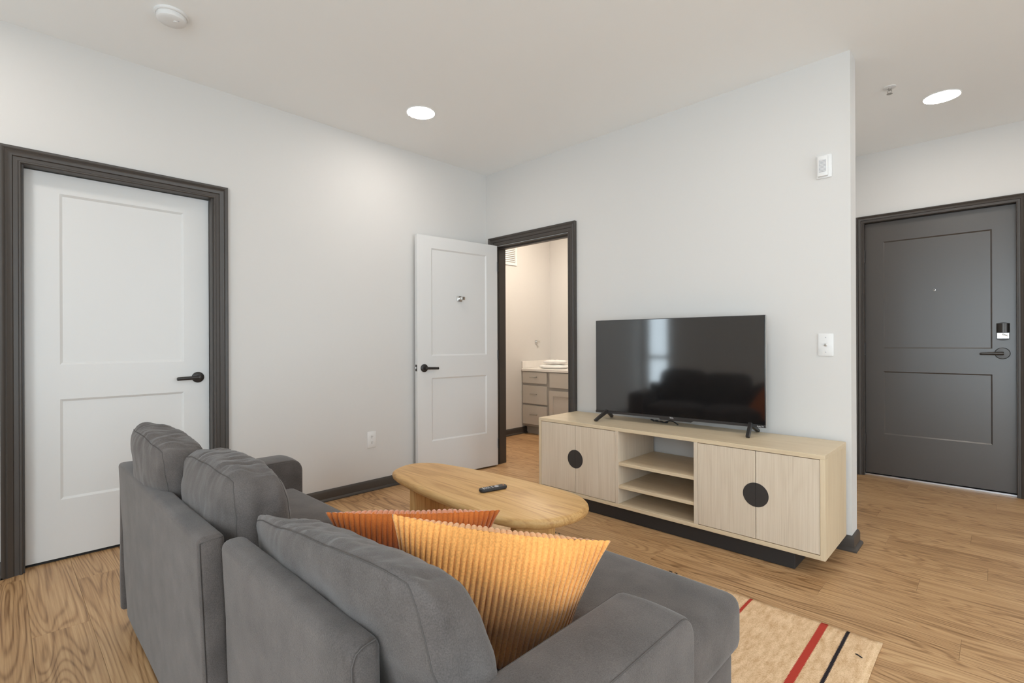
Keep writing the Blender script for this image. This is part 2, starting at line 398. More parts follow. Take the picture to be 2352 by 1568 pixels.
# ------------------------------------------------------------------ doors
def door_leaf(root, W, H, T, mx, zs, m, depth=0.008, slope=0.012):
    """local: x 0..W, front face y=0 (facing -y), body to y=T, z 0..H ; zs = panel z ranges"""
    b = B()
    xs = [0, mx[0], W-mx[1], W]; zl = [0]
    for a, c in zs: zl += [a, c]
    zl.append(H)
    for yy, s in ((0, 1), (T, -1)):
        for i in range(3):
            for j in range(len(zl)-1):
                x0, x1, z0, z1 = xs[i], xs[i+1], zl[j], zl[j+1]
                if i == 1 and j % 2 == 1:
                    q = slope; d = yy+s*depth
                    o = [(x0,yy,z0),(x1,yy,z0),(x1,yy,z1),(x0,yy,z1)]; n = [(x0+q,d,z0+q),(x1-q,d,z0+q),(x1-q,d,z1-q),(x0+q,d,z1-q)]
                    b.add(o+n, [(k, (k+1) % 4, 4+(k+1) % 4, 4+k) for k in range(4)])
                else: b.add([(x0,yy,z0),(x1,yy,z0),(x1,yy,z1),(x0,yy,z1)], [(0,1,2,3)])
    b.add([(0,0,0),(W,0,0),(W,T,0),(0,T,0),(0,0,H),(W,0,H),(W,T,H),(0,T,H)], [(0,1,2,3),(4,5,6,7),(1,2,6,5),(0,3,7,4)])
    b.build('leaf', m, root)
    for a, c in zs: box('panel', m, root, mx[0]+slope, W-mx[1]-slope, depth, T-depth, a+slope, c-slope)
def lever(root, x, z, dirn, m='bronze', rose=.033, L=.115, taper=False, oval=1.0, y=0, sgn=-1):
    h = bpy.data.objects.new('handle', None); COL.objects.link(h); h.parent = root
    b = B().lathe((x, y, z), (0, sgn, 0), [(rose, 0), (rose, .008), (rose-.004, .011), (.012, .012), (.012, .03)], 36)
    if oval != 1: 
        for v in b.v: v.x = x+(v.x-x)*oval
    b.build('rose', m, h, smooth='auto')
    pts = []
    w0, w1 = (.013, .008) if taper else (.011, .0105)
    path = [(x+dirn*t*L, y+sgn*(.038 + (.012*math.sin(t*pi/2) if taper else .004)), z-(.004*t)) for t in [i/10 for i in range(11)]]
    rr = [w0+(w1-w0)*i/10 for i in range(11)]
    b = B().tube([(x-dirn*.008, path[0][1], z)]+path+[(path[-1][0]+dirn*.004, path[-1][1], path[-1][2])], [w0*.8]+rr+[w1*.6], 14)
    for v in b.v: v.y = y+sgn*.040 + (v.y-(y+sgn*.040))*0.62
    b.lathe((x, y, z), (0, sgn, 0), [(.011, .01), (.011, .038)], 20)
    b.build('lever', m, h, smooth='auto')
    return h
PANZ = [(.302, .836), (1.020, 1.928)]
# door 1: closed door in left wall. local frame: x -> +Y world, front -> +X
LW = D1Y1-D1Y0-.020
d1 = thing('door_1', 'closed white two-panel door with dark brown casing beside the sofa', 'door', (XL-.06, D1Y0+.010, 0.016), pi/2, kind='structure')
door_leaf(d1, LW, 2.034, .04, (.135, .135), [(a+.004, c+.004) for a, c in PANZ], 'door_white')
hh = lever(d1, LW-.062, .925, -1)
B().lathe((LW-.062, -.046, .925), (0,-1,0), [(.006, 0), (.006, .004), (.003, .0045)], 14).build('privacy_pin', 'bronze_gloss', hh, smooth='auto')
gap1 = box('threshold_or_gap', 'black_gap', d1, -.008, LW+.008, .012, .05, -.0155, 0.004)  # black strip stands in for the shaded gap under the door
# hinge side screw glint on casing
# door 2: open bathroom leaf. hinge at left jamb; leaf runs towards -Y (into living room). front (visible) faces +X
ANG = math.radians(6.0); DW = 0.838
hx, hy = BX0+.050, YT-.018
d2 = thing('door_2', 'white two-panel bathroom door standing open against the wall', 'door', (hx - math.sin(ANG)*DW, hy - math.cos(ANG)*DW, 0.014), pi/2 - ANG, kind='structure')
door_leaf(d2, DW, 2.034, .038, (.135, .125), [(a+.004, c+.004) for a, c in PANZ], 'door_white')
lever(d2, .062, .925, 1)
box('latch_plate', 'bronze', d2, -.0015, .001, .007, .031, .90, .955)
box('latch_bolt', 'aluminium', d2, -.009, .0, .013, .025, .92, .936, .002)
hk = bpy.data.objects.new('robe_hook', None); COL.objects.link(hk); hk.parent = d2; tag(hk, 'square chrome robe hook')
box('back_plate', 'chrome', hk, DW/2-.024, DW/2+.024, -.002, .008, 1.495, 1.543, .002)
b = B().box(DW/2-.012, DW/2+.012, -.035, -.002, 1.512, 1.532).box(DW/2-.012, DW/2+.030, -.042, -.034, 1.508, 1.536); b.build('peg', 'chrome', hk, .002)
for z in (.2, 1.02, 1.84):
    B().lathe((DW+.004, -.004, z-.045), (0,0,1), [(.007, 0), (.007, .09)], 12).build('hinge', 'bronze', d2, smooth='auto')
# door 3: entry door, local x -> world +X, front faces -Y
EW = EX1-EX0-.020
d3 = thing('door_3', 'dark grey-brown two-panel entry door with lever handle and peephole', 'door', (EX0+.010, YE+.04, 0.020), 0, kind='structure')
door_leaf(d3, EW, 2.134, .045, (.127, .130), [(.340, .872), (1.066, 1.968)], 'entry_dark', .007, .009)
lever(d3, EW-.076, 1.032, -1, 'bronze_gloss', .043, .120, True, 1.0)
db = bpy.data.objects.new('deadbolt', None); COL.objects.link(db); db.parent = d3; tag(db, 'bronze deadbolt cover with chrome thumb turn')
cx_, cz_ = EW-.072, 1.196
pts = []
for k in range(13):
    a = k/12; pts.append((cx_-.036+.072*a, -.006, cz_+.058+.010*math.sin(a*pi)))
for k in range(13):
    a = 1-k/12; pts.append((cx_-.036+.072*a, -.006, cz_-.058-.010*math.sin(a*pi)))
B().prism(pts, (0, .006, 0)).build('back_plate', 'bronze', db)
box('turn_plate', 'chrome', db, cx_-.031, cx_+.031, -.009, -.006, cz_-.052, cz_-.012)
b = B(); pr_ = []
for k in range(17):
    a = k/16; pr_.append((cx_-.036+.072*a, -.006-.022*math.sin(a*pi)**.6))
pp = [(x, y, cz_-.008) for x, y in pr_]
b.prism(pp, (0, 0, .068)).build('cover', 'bronze_gloss', db, smooth='auto')
B().tube([(cx_-.006, -.016, cz_-.02), (cx_+.026, -.016, cz_-.032)], .006, 10).build('thumb_turn', 'chrome', db, smooth='auto')
B().lathe((EW/2-.003, 0, 1.535), (0,-1,0), [(.009, 0), (.009, .004), (.006, .005)], 20).build('peephole', 'chrome', d3, smooth='auto')
B().lathe((EW/2-.003, -.0045, 1.535), (0,-1,0), [(.0055, 0), (.0055, .001)], 16).build('peephole_glass', 'black_gap', d3)
for z in (.29, 1.06, 1.86):
    hg = B().lathe((-.004, -.006, z-.055), (0,0,1), [(.009, 0), (.009, .11)], 14); hg.box(-.004, .004, -.002, .002, z-.055, z+.055)
    hg.build('hinge', 'bronze', d3, smooth='auto')
box('threshold_or_gap', 'aluminium', d3, -.008, EW+.008, -.012, .09, -.0195, -.008)
for z in (1.02, 1.18): box('strike_plate', 'aluminium', d3, EW+.001, EW+.009, .004, .02, z-.014, z+.014)

# ------------------------------------------------------------------ ceiling fixtures
def downlight(x, y, label, r=.100):
    t = thing('recessed_light', label, 'ceiling light', (x, y, HC), group='recessed ceiling lights')
    B().lathe((0,0,0), (0,0,-1), [(r, 0), (r, .002), (r-.005, .004), (r-.006, .003)], 48).build('trim_ring', 'ceiling_paint', t, smooth='auto')
    B().lathe((0,0,0), (0,0,-1), [(.0945, .0025), (.0945, .0032)], 48).build('lens', 'lens', t)
downlight(-2.865, 2.046, 'round recessed ceiling light near the bathroom corner')
downlight(-0.262, 4.305, 'round recessed ceiling light before the entry door')
downlight(-0.75, 2.046, 'round recessed ceiling light above the striped rug')
downlight(-2.865, -0.35, 'round recessed ceiling light near the narrow window')
downlight(1.35, 2.046, 'round recessed ceiling light on the kitchen side')
downlight(1.35, 4.305, 'round recessed ceiling light right of the entry door')
downlight(1.35, -0.35, 'round recessed ceiling light near the back right corner')
t = thing('flush_ceiling_light', 'round warm flush light on the bathroom ceiling', 'ceiling light', (-3.35, 4.25, HC))
B().lathe((0,0,0), (0,0,-1), [(.18, 0), (.18, .02), (.172, .022)], 40).build('base', 'plastic_white', t, smooth='auto')
B().lathe((0,0,0), (0,0,-1), [(.17, .022), (.165, .04), (.12, .055)], 40).build('lens', 'bath_lens', t, smooth='auto')
t = thing('smoke_detector', 'white round smoke detector on the ceiling', 'smoke detector', (-2.862, 0.588, HC))
B().lathe((0,0,0), (0,0,-1), [(.070, 0), (.070, .010), (.066, .013)], 48).build('base', 'plastic_white', t, smooth='auto')
B().lathe((0,0,0), (0,0,-1), [(.060, .012), (.062, .018), (.060, .034), (.052, .040), (.02, .042)], 48).build('cover', 'plastic_white', t, smooth='auto')
B().lathe((.02,.012,-.0415), (0,0,-1), [(.009, 0), (.008, .003)], 16).build('test_button', 'plastic_white', t, smooth='auto')
B().lathe((.034,.022,-.040), (0,0,-1), [(.003, 0), (.0025, .003)], 10).build('indicator', 'button_grey', t)
t = thing('fire_sprinkler', 'small white sprinkler head on the hall ceiling', 'sprinkler', (-.487, 3.915, HC))
B().lathe((0,0,0), (0,0,-1), [(.034, 0), (.034, .003), (.020, .008)], 28).build('escutcheon', 'plastic_white', t, smooth='auto')
b = B().lathe((0,0,0), (0,0,-1), [(.010, .006), (.010, .018)], 16)
for s in (-1, 1): b.tube([(s*.008, 0, -.016), (s*.011, 0, -.028), (s*.003, 0, -.04)], .0022, 8)
b.build('frame', 'nickel', t, smooth='auto')
B().lathe((0,0,0), (0,0,-1), [(.016, .040), (.016, .042)], 20).build('deflector', 'nickel', t)

# ------------------------------------------------------------------ wall devices
t = thing('wall_outlet', 'white duplex power outlet on the left wall', 'outlet', (XL, 2.029, 0.332), pi/2)   # local x->+Y, out = -y
box('plate', 'plastic_white', t, -.038, .038, -.006, 0, 0, .127, .003)
for z in (.0415, .0855):
    rc = B().lathe((0, -.006, z), (0,-1,0), [(.0165, 0), (.0165, .002)], 28).build('receptacle', 'plastic_white', t, smooth='auto')
    for x, w_, h_ in ((-.006, .0024, .008), (.006, .0024, .0065)): box('slot', 'black_gap', rc, x-w_/2, x+w_/2, -.0086, -.0078, z, z+h_)
    B().lathe((0, -.0078, z-.007), (0,-1,0), [(.0025, 0), (.0025, .0008)], 12).build('slot', 'black_gap', rc)
B().lathe((0, -.006, .0635), (0,-1,0), [(.0028, 0), (.0028, .001)], 12).build('screw', 'plastic_white', t)
t = thing('wall_plate', 'white wall plate with one jack right of the television', 'wall plate', (-.699, YT, 1.064))
box('plate', 'plastic_white', t, -.038, .038, -.006, 0, 0, .127, .003)
B().lathe((0, -.006, .0635), (0,-1,0), [(.008, 0), (.008, .002), (.005, .003), (.005, .010)], 20).build('jack', 'nickel', t, smooth='auto')
for z in (.022, .105): B().lathe((0, -.006, z), (0,-1,0), [(.003, 0), (.003, .0012)], 12).build('screw', 'button_grey', t)
t = thing('alarm_sounder', 'white alarm sounder with grille high on the television wall', 'alarm', (-.703, YT, 2.068))
box('back_plate', 'plastic_white', t, -.038, .038, -.008, 0, 0, .130, .003)
box('housing', 'plastic_white', t, -.030, .022, -.026, -.008, .008, .124, .005)
for k in range(9): box('grille_slat', 'plastic_white', t, -.020, .012, -.029, -.0255, .034+k*.0075, .0375+k*.0075)
box('grille_back', 'button_grey', t, -.021, .013, -.0265, -.0255, .031, .1)

# ------------------------------------------------------------------ television cabinet
CX0, CX1, CY0, CY1, CZ0, CZ1 = -2.42, -0.598, 2.762, 3.222, 0.090, 0.599
c = thing('television_cabinet', 'long pale oak media cabinet with black half-round handles', 'cabinet', ((CX0+CX1)/2, (CY0+CY1)/2, 0))
of = ((CX0+CX1)/2, (CY0+CY1)/2, 0); T = .022
P1, P2 = -1.758, -1.238    # partitions (centre)
def cb(name, m, *q, par=c, bevel=.0012): return box(name, m, par, *q, bevel=bevel, seg=1, off=of)
cb('top_panel', 'oak_pale_h', CX0, CX1, CY0, CY1, CZ1-T, CZ1)
cb('bottom_panel', 'oak_pale_h', CX0+T, CX1-T, CY0, CY1, CZ0, CZ0+T)
cb('side_panel', 'oak_side_v', CX0, CX0+T, CY0, CY1, CZ0, CZ1-T)
cb('side_panel', 'oak_side_v', CX1-T, CX1, CY0, CY1, CZ0, CZ1-T)
for p in (P1, P2): cb('partition', 'oak_pale_v', p-.011, p+.011, CY0, CY1, CZ0+T, CZ1-T)
for z in (.232, .378): cb('shelf', 'oak_pale_h', P1+.011, P2-.011, CY0+.006, CY1-.005, z-.02, z)
cb('back_panel', 'oak_pale_v', CX0+T, P1-.011, CY1-.006, CY1, CZ0+T, CZ1-T)
cb('back_panel', 'oak_pale_v', P2+.011, CX1-T, CY1-.006, CY1, CZ0+T, CZ1-T)
cb('plinth', 'black_matte', CX0+.10, CX1-.14, CY0+.03, CY1-.05, 0.001, CZ0, bevel=.002)
def cdoor(x0, x1, hs):
    d = cb('door', 'oak_pale_v', x0, x1, CY0+.002, CY0+.02, CZ0+T+.003, CZ1-T-.003)
    xc = x1 if hs > 0 else x0; r = .063
    pts = [(xc-hs*r*math.sin(a)+hs*.0008, CY0+.0005, .345+r*math.cos(a)) for a in [pi*k/24 for k in range(25)]]
    hd = B().prism(pts, (0, .004, 0)).build('handle', 'handle_disc', d, off=of)
    pts2 = [(xc-hs*(r-.006)*math.sin(a)-hs*.001, CY0-.0005, .345+(r-.006)*math.cos(a)) for a in [pi*k/24 for k in range(25)]]
ml = -2.090; mr = -0.915
g = .0015
cdoor(CX0+T+g, ml-g, 1); cdoor(ml+g, P1-.011-g, -1); cdoor(P2+.011+g, mr-g, 1); cdoor(mr+g, CX1-T-g, -1)

# ------------------------------------------------------------------ television
TA = Vector((-2.083, 3.002, 0)); TBp = Vector((-.970, 3.102, 0)); TL = (TBp-TA).length
tv = thing('television', 'large black flat-screen television on the oak cabinet', 'television', (TA+TBp)/2+Vector((0, 0, CZ1)), math.atan2(.1, 1.113))
hw = TL/2; zb, zt = .046, .704
box('body', 'tv_black', tv, -hw, hw, .004, .028, zb, zt, .003)
box('rear_housing', 'tv_black', tv, -hw*.62, hw*.62, .026, .072, zb+.02, zt-.25, .01)
box('screen', 'tv_screen', tv, -hw+.005, hw-.005, .0005, .006, zb+.018, zt-.004)
b = B().box(-hw, hw, -.001, .006, zb, zb+.0165); b.build('chin', 'tv_foot', tv)
box('frame_edge', 'nickel', tv, hw-.0005, hw+.0015, .006, .024, zb+.004, zt-.002)
pts = [(-.09, .002, zb), (.14, .002, zb), (.125, .002, zb-.010), (-.075, .002, zb-.010)]
B().prism(pts, (0, .02, 0)).build('sensor_strip', 'tv_foot', tv)
def text(name, s, size, x, z, par, m='print_white'):
    cu = bpy.data.curves.new(name, 'FONT'); cu.body = s; cu.size = size; cu.align_x = 'CENTER'; cu.extrude = 0.0002
    to = bpy.data.objects.new(name, cu); COL.objects.link(to)
    dg = bpy.context.evaluated_depsgraph_get(); me = bpy.data.meshes.new_from_object(to.evaluated_get(dg)); bpy.data.objects.remove(to)
    me.transform(Matrix.Translation((x, -.0014, z)) @ Matrix.Rotation(pi/2, 4, 'X')); me.materials.clear(); me.materials.append(MATS[m])
    o = bpy.data.objects.new(name, me); COL.objects.link(o); o.parent = par; return o
text('logo', 'TCL', .015, .0, zb+.003, tv); text('badge', 'Roku TV', .010, hw-.028, zb+.004, tv)
for x in (-hw+.085, hw-.085):
    b = B()
    for s, ty in ((-1, -.125), (1, .115)):
        x2 = x + (.03 if x > 0 else -.03)*0.6
        vs = []
        for (yy, zz, hz) in ((.014, zb+.004, .022), (ty, .0006, .012)):
            for dx in (-.011, .011):
                for q in (0, 1): vs.append((x+dx*(1 if q == 0 else .8) + (0 if zz > .02 else (x2-x)), yy+(.012*s if q else -.004*s), zz+(hz if q else 0)))
        b.add(vs, [(0,1,3,2),(4,6,7,5),(0,4,5,1),(2,3,7,6),(0,2,6,4),(1,5,7,3)])
    b.build('foot', 'tv_foot', tv, .0015, 1)
cord = []
for k in range(40):
    a = k/39; cord.append((-1.72+.12*a+.018*math.cos(a*22), 3.135+.012*math.sin(a*22), CZ1+.006+.010*(1-a)*abs(math.sin(a*11))))
for k in range(1, 12):
    a = k/11; cord.append((cord[39][0]+.11*a, 3.135-.03*a, CZ1+.005+.03*math.sin(a*pi)*.6))
o = B().tube(cord, .0035, 8).build('power_cord', 'rubber', smooth=True); move(o, (-1.66, 3.135, CZ1)); tag(o, 'bunched black power cord under the television', 'cord')

# ------------------------------------------------------------------ rug
RX0, RX1, RY0, RY1 = -2.605, -0.318, 0.78, 2.328
def rug_mat():
    m = bpy.data.materials.new('rug_weave'); m.use_nodes = True; MATS['rug_weave'] = m
    nt = m.node_tree; N = nt.nodes; L = nt.links; p = N['Principled BSDF']; p.inputs['Roughness'].default_value = 0.95; p.inputs['Specular IOR Level'].default_value = 0.1
    tc = N.new('ShaderNodeTexCoord'); sx = N.new('ShaderNodeSeparateXYZ'); L.new(tc.outputs['Object'], sx.inputs[0])
    def ma(op, a, b=None):
        x = N.new('ShaderNodeMath'); x.operation = op
        for k, s in ((0, a), (1, b)):
            if s is None: continue
            if isinstance(s, (int, float)): x.inputs[k].default_value = s
            else: L.new(s, x.inputs[k])
        return x.outputs[0]
    # mirrored coordinate from centre; saw-tooth edge
    ax = ma('ABSOLUTE', sx.outputs['X'])
    tri = ma('PINGPONG', sx.outputs['Y'], .0045)
    axz = ma('ADD', ax, ma('MULTIPLY', tri, 0.8))
    mp = N.new('ShaderNodeMapping'); mp.inputs['Scale'].default_value = (60, 14, 1); L.new(tc.outputs['Object'], mp.inputs[0])
    n1 = N.new('ShaderNodeTexNoise'); n1.inputs['Scale'].default_value = 1; n1.inputs['Detail'].default_value = 4; L.new(mp.outputs[0], n1.inputs['Vector'])
    n2 = N.new('ShaderNodeTexNoise'); n2.inputs['Scale'].default_value = 260; n2.inputs['Detail'].default_value = 3; L.new(tc.outputs['Object'], n2.inputs['Vector'])
    s = ma('ADD', ma('MULTIPLY', n1.outputs['Fac'], .5), ma('MULTIPLY', n2.outputs['Fac'], .5))
    cr = N.new('ShaderNodeValToRGB'); e = cr.color_ramp.elements; e[0].position = .33; e[0].color = srgb(186, 148, 108); e[1].position = .62; e[1].color = srgb(226, 196, 160)
    L.new(s, cr.inputs['Fac'])
    def stripe(prev, x0, x1, col):
        f = ma('MULTIPLY', ma('GREATER_THAN', axz, x0), ma('LESS_THAN', axz, x1))
        mx = N.new('ShaderNodeMix'); mx.data_type = 'RGBA'; L.new(f, mx.inputs[0]); L.new(prev, mx.inputs[6]); mx.inputs[7].default_value = col; return mx.outputs[2]
    c_ = cr.outputs['Color']; red = srgb(172, 62, 50); blk = srgb(42, 38, 42)
    H = (RX1-RX0)/2
    for edge, wd, col in ((.470, .013, red), (.188, .026, red), (.108, .012, blk)):
        c_ = stripe(c_, H-edge-wd/2+.002, H-edge+wd/2+.002, col)
    L.new(c_, p.inputs['Base Color'])
    wv = N.new('ShaderNodeTexChecker'); wv.inputs['Scale'].default_value = 260; L.new(tc.outputs['Object'], wv.inputs['Vector'])
    b = N.new('ShaderNodeBump'); b.inputs['Strength'].default_value = 0.6; b.inputs['Distance'].default_value = .003; L.new(s, b.inputs['Height']); L.new(b.outputs['Normal'], p.inputs['Normal'])
rug_mat()
nx, ny = 90, 60; b = B(); vs = []; fs = []
for layer in (0, 1):
    for j in range(ny+1):
        for i in range(nx+1):
            u, v = i/nx, j/ny; x = (u-.5)*(RX1-RX0); yv = (v-.5)*(RY1-RY0)
            e = 0.0035*noise.noise((x*6, yv*6, 3.1)); edge = min(u, 1-u, v, 1-v)
            if u in (0, 1): x += e
            if v in (0, 1): yv += e
            z = 0.0 if layer == 0 else (0.009 + .0012*noise.noise((x*9, yv*9, 0)) if edge > 0 else .006)
            vs.append((x, yv, z+.0005))
m_ = (nx+1)*(ny+1)
for j in range(ny):
    for i in range(nx):
        a = j*(nx+1)+i; fs.append((a+m_, a+1+m_, a+nx+2+m_, a+nx+1+m_)); fs.append((a, a+nx+1, a+nx+2, a+1))
per = [i for i in range(nx+1)] + [j*(nx+1)+nx for j in range(1, ny+1)] + [ny*(nx+1)+i for i in range(nx-1, -1, -1)] + [j*(nx+1) for j in range(ny-1, 0, -1)]
for k in range(len(per)):
    a, c2 = per[k], per[(k+1) % len(per)]; fs.append((a, c2, c2+m_, a+m_))
rug = B().add(vs, fs).build('area_rug', 'rug_weave', smooth=True); rug.location = ((RX0+RX1)/2, (RY0+RY1)/2, 0)
tag(rug, 'beige woven rug with thin red and black stripes', 'rug')
for tx, ty, dx, dy in ((1.085, .615, .022, -.010), (.285, .762, .018, .001), (.315, .764, .014, -.001), (-.455, .763, .02, .001), (-.42, .765, .014, 0)):
    tf = B().tube([(tx+dx*k/4, ty+dy*k/4+.002*math.sin(k), .0115) for k in range(5)], .0022, 6).build('loose_tuft', 'rubber', rug, smooth=True); tag(tf, 'small black yarn dash')

# ------------------------------------------------------------------ coffee table
OUT = [(-2.515, 1.590), (-2.585, 1.665), (-2.618, 1.750), (-2.600, 1.835), (-2.520, 1.905), (-2.394, 1.940), (-2.16, 1.980), (-1.871, 2.000), (-1.66, 2.003), (-1.505, 1.992),
       (-1.415, 1.950), (-1.352, 1.880), (-1.326, 1.790), (-1.338, 1.690), (-1.372, 1.608), (-1.435, 1.545), (-1.53, 1.510), (-1.663, 1.496), (-2.013, 1.512), (-2.287, 1.540)]
def catmull(P, k=6):
    n = len(P); r = []
    for i in range(n):
        p0, p1, p2, p3 = (Vector((*P[(i+d) % n], 0)) for d in (-1, 0, 1, 2))
        for j in range(k):
            t = j/k; r.append(.5*((2*p1)+(p2-p0)*t+(2*p0-5*p1+4*p2-p3)*t*t+(3*p1-p0-3*p2+p3)*t**3))
    return r
ol = catmull(OUT); n = len(ol)
for _ in range(3): ol = [(ol[i-1]+2*ol[i]+ol[(i+1) % n])/4 for i in range(n)]
nr = []
for i in range(n):
    d = (ol[(i+1) % n]-ol[i-1]).normalized(); nr.append(Vector((d.y, -d.x, 0)))
cen = Vector((-1.97, 1.75, 0))
if (ol[0]-cen).dot(nr[0]) < 0: nr = [-q for q in nr]
TZ = 0.40
tb = thing('coffee_table', 'warm oak coffee table with a rounded pebble top and slab legs', 'table', (cen.x, cen.y, 0))
prof = [(-.022, -.048), (-.008, -.044), (.002, -.034), (.006, -.022), (.003, -.010), (-.004, -.003), (-.012, 0)]
vs = []; fs = []
for o_, dz in prof:
    for i in range(n): vs.append(ol[i]+nr[i]*o_+Vector((0, 0, TZ+dz))-cen)
for a in range(len(prof)-1):
    for i in range(n): fs.append((a*n+i, a*n+(i+1) % n, (a+1)*n+(i+1) % n, (a+1)*n+i))
fs += [tuple(reversed(range(n))), tuple(range((len(prof)-1)*n, len(prof)*n))]
B().add(vs, fs).build('table_top', 'table_oak', tb, smooth='auto')
for lx in (-2.345, -1.555):
    b = B(); L_ = []
    for (sx_, sy_, a0) in ((1, 1, 0), (-1, 1, 90), (-1, -1, 180), (1, -1, 270)):
        for k in range(5):
            a = math.radians(a0+k*22.5); L_.append((lx-cen.x+sx_*.012+.016*math.cos(a), 1.735-cen.y+sy_*.118+.016*math.sin(a), .0115))
    b.prism(L_, (0, 0, TZ-.048-.0115)).build('leg', 'table_oak_v', tb, smooth='auto')

# remote control
ra, rb = Vector((-1.858, 1.672, 0)), Vector((-1.822, 1.822, 0)); rd = (rb-ra)
rm = thing('remote_control', 'small black remote control on the coffee table', 'remote', ((ra+rb)/2+Vector((0, 0, TZ))), math.atan2(rd.y, rd.x)-pi/2)
rl = rd.length/2; pts = []
for (sx_, sy_, a0) in ((1, 1, 0), (-1, 1, 90), (-1, -1, 180), (1, -1, 270)):
    for k in range(6):
        a = math.radians(a0+k*18); pts.append((sx_*.004+.017*math.cos(a), sy_*(rl-.018)+.018*math.sin(a)))
vs = []; m_ = len(pts)
for s_, z in ((.80, .0004), (1.0, .006), (1.0, .012), (.92, .017)):
    for x, y_ in pts: vs.append((x*s_, y_*(1-(1-s_)*.3), z))
fs = [tuple(reversed(range(m_))), tuple(range(3*m_, 4*m_))]
for a in range(3):
    for i in range(m_): fs.append((a*m_+i, a*m_+(i+1) % m_, (a+1)*m_+(i+1) % m_, (a+1)*m_+i))
B().add(vs, fs).build('body', 'black_matte', rm, smooth='auto')
for k in range(4):
    for s in (-1, 1): box('button', 'button_grey' if k else 'print_white', rm, s*.007-.005, s*.007+.005, -rl+.018+k*.011, -rl+.023+k*.011, .0168, .0185, .0008)
B().lathe((0, .02, .0168), (0,0,1), [(.012, 0), (.011, .0018)], 20).build('direction_pad', 'button_grey', rm, smooth='auto')
for s in (-1, 0, 1): B().lathe((s*.009, -.006, .0168), (0,0,1), [(.0033, 0), (.003, .0015)], 12).build('button', 'button_grey', rm)
B().lathe((0, rl-.017, .0168), (0,0,1), [(.0035, 0), (.003, .0015)], 12).build('button', 'velvet_rust', rm)

# ------------------------------------------------------------------ sofa
so = Vector((-1.51, .70, 0))
sofa = thing('sofa', 'grey fabric sectional sofa with chaise seen from behind', 'sofa', so)
def sbox(name, x0, x1, y0, y1, z0, z1, bevel=.02, seg=4, rake=0.0, crown=0.0, par=sofa, sub=6, seam=None):
    """soft upholstered block: bevelled, subdivided, slightly crowned"""
    bm = bmesh.new(); bmesh.ops.create_cube(bm, size=1)
    for v in bm.verts:
        v.co = Vector((x0+(v.co.x+.5)*(x1-x0), y0+(v.co.y+.5)*(y1-y0), z0+(v.co.z+.5)*(z1-z0)))
    bmesh.ops.bevel(bm, geom=list(bm.edges), offset=bevel, segments=seg, profile=0.5, affect='EDGES')
    if sub: bmesh.ops.subdivide_edges(bm, edges=[e for e in bm.edges if e.calc_length() > .08], cuts=sub, use_grid_fill=True)
    for v in bm.verts:
        u = (v.co.x-x0)/(x1-x0)*2-1; w_ = (v.co.z-z0)/(z1-z0); t_ = (v.co.y-y0)/(y1-y0)*2-1
        if crown: v.co.z += crown*max(0, 1-u*u)*max(0, 1-t_*t_)*(w_ > .9)
        q = .0025*noise.noise(v.co*7)
        v.co.y += q + rake*(v.co.z-z0); v.co.x += .5*q
        v.co -= so
    bmesh.ops.recalc_face_normals(bm, faces=bm.faces)
    for f in bm.faces: f.smooth = True
    me = bpy.data.meshes.new(name); bm.to_mesh(me); bm.free(); me.materials.append(MATS['sofa_grey'])
    o = bpy.data.objects.new(name, me); COL.objects.link(o); o.parent = par
    if seam:
        for path in seam:
            P = [Vector(p) for p in path]; pts = []
            for i in range(len(P)-1):
                for k in range(10): pts.append(P[i].lerp(P[i+1], k/10))
            pts.append(P[-1])
            pts = [p+Vector((0, rake*(p.z-z0), 0))-so for p in pts]
            B().tube(pts, .0016, 6).build('seam', 'seam_thread', o, smooth=True)
    return o
PZ = .670
sbox('back_panel', -2.560, -1.400, .362, .425, .03, PZ, .016, rake=-.042,
     seam=[[(-1.402, .3665, .06), (-1.402, .3665, PZ-.012), (-1.402, .42, PZ-.006)]])
sbox('back_panel', -1.366, -.722, .398, .460, .03, PZ, .022, rake=-.036,
     seam=[[(-.7245, .404, .06), (-.7245, .404, PZ-.03), (-.7245, .412, PZ-.012), (-.7245, .425, PZ-.005), (-.727, .45, PZ-.003)]])
